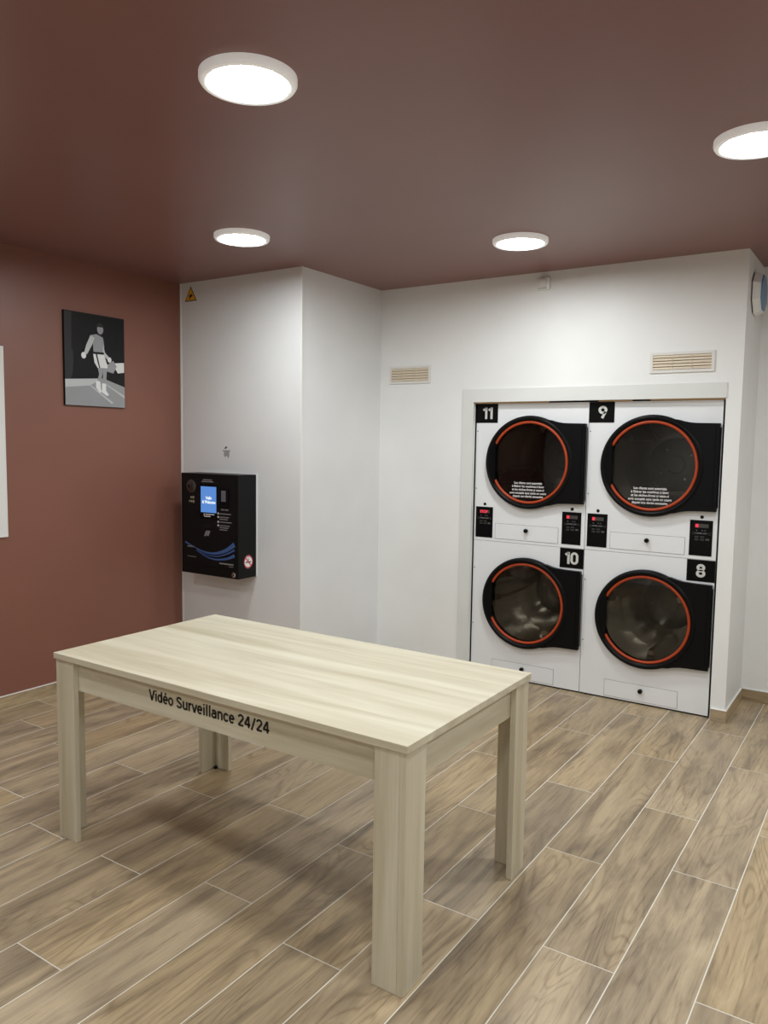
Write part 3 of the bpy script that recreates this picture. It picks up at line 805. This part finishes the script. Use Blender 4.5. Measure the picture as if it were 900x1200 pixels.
flat('printed_sheet', S([(0.78, 0.49), (0.99, 0.51), (0.99, 0.40), (0.88, 0.385)]), M['p_white'], 1)
flat('printed_bystander', S([(0.03, 0.32), (0.12, 0.32), (0.14, 0.48), (0.13, 0.60), (0.04, 0.60), (0.01, 0.50)]), M['p_mid'], 2)
flat('printed_bystander', S([(0.66, 0.40), (0.80, 0.38), (0.86, 0.46), (0.80, 0.52), (0.70, 0.47)]), M['p_grey'], 2)
# plain faceless skipping figure
flat('figure_leg', S([(0.53, 0.44), (0.62, 0.44), (0.61, 0.36), (0.58, 0.27), (0.52, 0.27), (0.555, 0.36)]), M['p_grey'], 3)
flat('figure_leg', S([(0.61, 0.44), (0.69, 0.44), (0.68, 0.34), (0.67, 0.25), (0.61, 0.25), (0.62, 0.34)]), M['p_grey'], 3)
flat('figure_boot', S([(0.50, 0.28), (0.57, 0.28), (0.58, 0.20), (0.60, 0.165), (0.56, 0.155), (0.50, 0.21)]), M['p_white'], 4)
flat('figure_boot', S([(0.60, 0.26), (0.67, 0.26), (0.67, 0.18), (0.72, 0.135), (0.68, 0.125), (0.60, 0.16)]), M['p_white'], 4)
flat('figure_torso', S([(0.47, 0.58), (0.64, 0.58), (0.65, 0.67), (0.63, 0.76), (0.52, 0.79), (0.42, 0.77), (0.46, 0.67)]), M['p_grey'], 3)
flat('figure_arm', S([(0.42, 0.77), (0.49, 0.75), (0.44, 0.66), (0.36, 0.56), (0.31, 0.57), (0.35, 0.66)]), M['p_pale'], 4)
flat('figure_arm', S([(0.63, 0.68), (0.66, 0.60), (0.75, 0.54), (0.72, 0.515), (0.62, 0.57)]), M['p_pale'], 4)
flat('figure_hand', [(u * pw, v * ph) for u, v in ellipse(0.305, 0.545, 0.04, 0.035, 12)], M['p_white'], 5)
flat('figure_hand', [(u * pw, v * ph) for u, v in ellipse(0.735, 0.525, 0.035, 0.03, 12)], M['p_white'], 5)
flat('figure_trunks', S([(0.46, 0.575), (0.64, 0.575), (0.70, 0.46), (0.70, 0.43), (0.53, 0.425), (0.48, 0.48)]), M['p_white'], 5)
flat('figure_waistband', S([(0.46, 0.595), (0.64, 0.60), (0.64, 0.575), (0.46, 0.572)]), M['p_dark'], 6)
flat('figure_side_stripe', S([(0.50, 0.575), (0.525, 0.575), (0.575, 0.427), (0.555, 0.426)]), M['p_dark'], 6)
flat('figure_neck', S([(0.54, 0.78), (0.61, 0.775), (0.60, 0.81), (0.55, 0.81)]), M['p_mid'], 4)
flat('figure_head', [(u * pw, v * ph) for u, v in ellipse(0.585, 0.845, 0.052, 0.052, 18)], M['p_grey'], 5)
flat('figure_hair', [(u * pw, v * ph) for u, v in ellipse(0.582, 0.865, 0.056, 0.048, 18, 0.1, PI - 0.1)], M['p_mid'], 6)

# blank white board cut by the left picture edge
wb = thing('white_board', 'plain white board on red wall at left picture edge', 'board', (XR, 1.78, 1.028))
obj('panel', B((0.0005, 0.010, 0.004, 0.799, 0.004, 1.104)), M['white_plastic'], wb)
obj('edging', B((0.0005, 0.012, 0.7992, 0.803, 0, 1.108), (0.0005, 0.012, 0, 0.0038, 0, 1.108), (0.0005, 0.012, 0.0038, 0.7992, 0, 0.0038), (0.0005, 0.012, 0.0038, 0.7992, 1.1042, 1.108)), M['white_trim'], wb)

# air vents
def vent(x0, x1, z0, z1, label):
    t = thing('air_vent', label, 'vent', (x0, YB, z0), 'wall air vents')
    w, h = x1 - x0, z1 - z0; b = 0.017
    obj('frame', B((0, w, -0.008, -0.0005, 0, b), (0, w, -0.008, -0.0005, h - b, h), (0, b, -0.008, -0.0005, b, h - b), (w - b, w, -0.008, -0.0005, b, h - b)), M['vent_frame'], t)
    obj('backing', B((b, w - b, -0.0016, -0.0005, b, h - b)), M['vent_dark'], t)
    n = 5; hh = (h - 2 * b) / n
    for i in range(n):
        z = b + i * hh
        bm = prism([(-0.0018, z + hh * 0.96), (-0.0018, z + hh * 0.80), (-0.0075, z + hh * 0.12), (-0.0085, z + hh * 0.22)], b + 0.0005, w - b - 0.0005, 'x')
        obj('slat', bm, M['beige_slat'], t)
    for f in (1 / 3, 2 / 3):
        x = b + (w - 2 * b) * f
        obj('divider', B((x - 0.0015, x + 0.0015, -0.0092, -0.0017, b, h - b)), M['beige_slat'], t)
    for sx in (b / 2, w - b / 2):
        obj('screw', lathe([(0, -0.0095), (0.003, -0.009), (0.0032, -0.008)], 10, 'y', (sx, 0, h / 2)), M['vent_frame'], t)
vent(-3.172, -2.826, 2.041, 2.167, 'small louvred air vent near the corner of the back wall')
vent(-1.304, -0.939, 2.051, 2.172, 'louvred air vent above dryer number 9')

# motion sensor under the ceiling
se = thing('motion_sensor', 'small white square sensor on back wall just under ceiling', 'sensor', (-1.992, YB, 2.606))
obj('body', B((-0.043, 0.043, -0.030, -0.0005, 0, 0.075), bevel=0.008), M['white_plastic'], se, smooth=True)
obj('lens', B((-0.026, 0.024, -0.037, -0.0295, 0.016, 0.066), bevel=0.006), M['vent_frame'], se, smooth=True)
obj('lower_lip', B((-0.032, 0.026, -0.0325, -0.0301, 0.006, 0.010)), M['grey_print'], se)
obj('tilt_joint', lathe([(0.012, 0.0755), (0.016, 0.078), (0.014, 0.088), (0, 0.090)], 16, 'z', (0.004, -0.014, 0)), M['vent_frame'], se, smooth=True)

# octagonal sounder with blue face on the return wall (faces +x)
al = thing('wall_sounder', 'octagonal white wall sounder with blue face near ceiling at right', 'alarm', (XE, 5.065, 2.510))
def octo(r0, h0, r1, h1):
    bm = bmesh.new(); rings = []
    for r, h in ((r0, h0), (r1, h1)):
        rings.append([bm.verts.new((h, r * math.cos(PI / 8 + i * PI / 4), r * math.sin(PI / 8 + i * PI / 4))) for i in range(8)])
    for i in range(8):
        j = (i + 1) % 8; bm.faces.new((rings[0][i], rings[1][i], rings[1][j], rings[0][j]))
    bm.faces.new(rings[0]); bm.faces.new(list(reversed(rings[1])))
    return bm
obj('gasket', octo(0.124, 0.0005, 0.124, 0.008), M['dark_steel'], al)
obj('body', octo(0.132, 0.0082, 0.112, 0.048), M['white_plastic'], al)
obj('cover', octo(0.108, 0.0482, 0.104, 0.055), M['blue_cover'], al)

# CCTV triangle sticker and small decal on the white chase wall
ws = thing('warning_sticker', 'yellow triangular camera warning sticker under ceiling on white wall', 'sticker', (-4.272, YP, 2.592))
obj('border', prism([(-0.060, 0.0), (0.060, 0.0), (0.0, 0.104)], -0.0008, -0.0002), M['black_text'], ws)
obj('yellow_field', prism([(-0.049, 0.006), (0.049, 0.006), (0.0, 0.091)], -0.0012, -0.0009), M['yellow'], ws)
cmr = prism([(-0.020, 0.040), (0.012, 0.052), (0.020, 0.034), (-0.012, 0.022)], -0.0016, -0.0013)
prism([(-0.006, 0.026), (0.001, 0.028), (-0.010, 0.012), (-0.020, 0.012), (-0.020, 0.018), (-0.012, 0.018)], -0.0016, -0.0013, bm=cmr)
obj('camera_symbol', cmr, M['black_text'], ws)
dc = thing('wall_decal', 'tiny grey decal with black mark above the payment terminal', 'decal', (-3.926, YP, 1.490))
obj('grey_mark', prism([(-0.036, 0.056), (0.036, 0.056), (0.034, 0.046), (0.026, 0.044), (0.028, 0.020), (0.018, 0.0), (0.004, 0.018), (-0.014, 0.008), (-0.024, 0.016), (-0.024, 0.046), (-0.036, 0.048)], -0.0008, -0.0002), mat('decal_grey', (0.36, 0.36, 0.37), 0.5), dc)
obj('black_mark', prism([(-0.022, 0.066), (-0.004, 0.066), (0.006, 0.078), (0.002, 0.084), (-0.010, 0.078)], -0.0008, -0.0002), M['black_text'], dc)
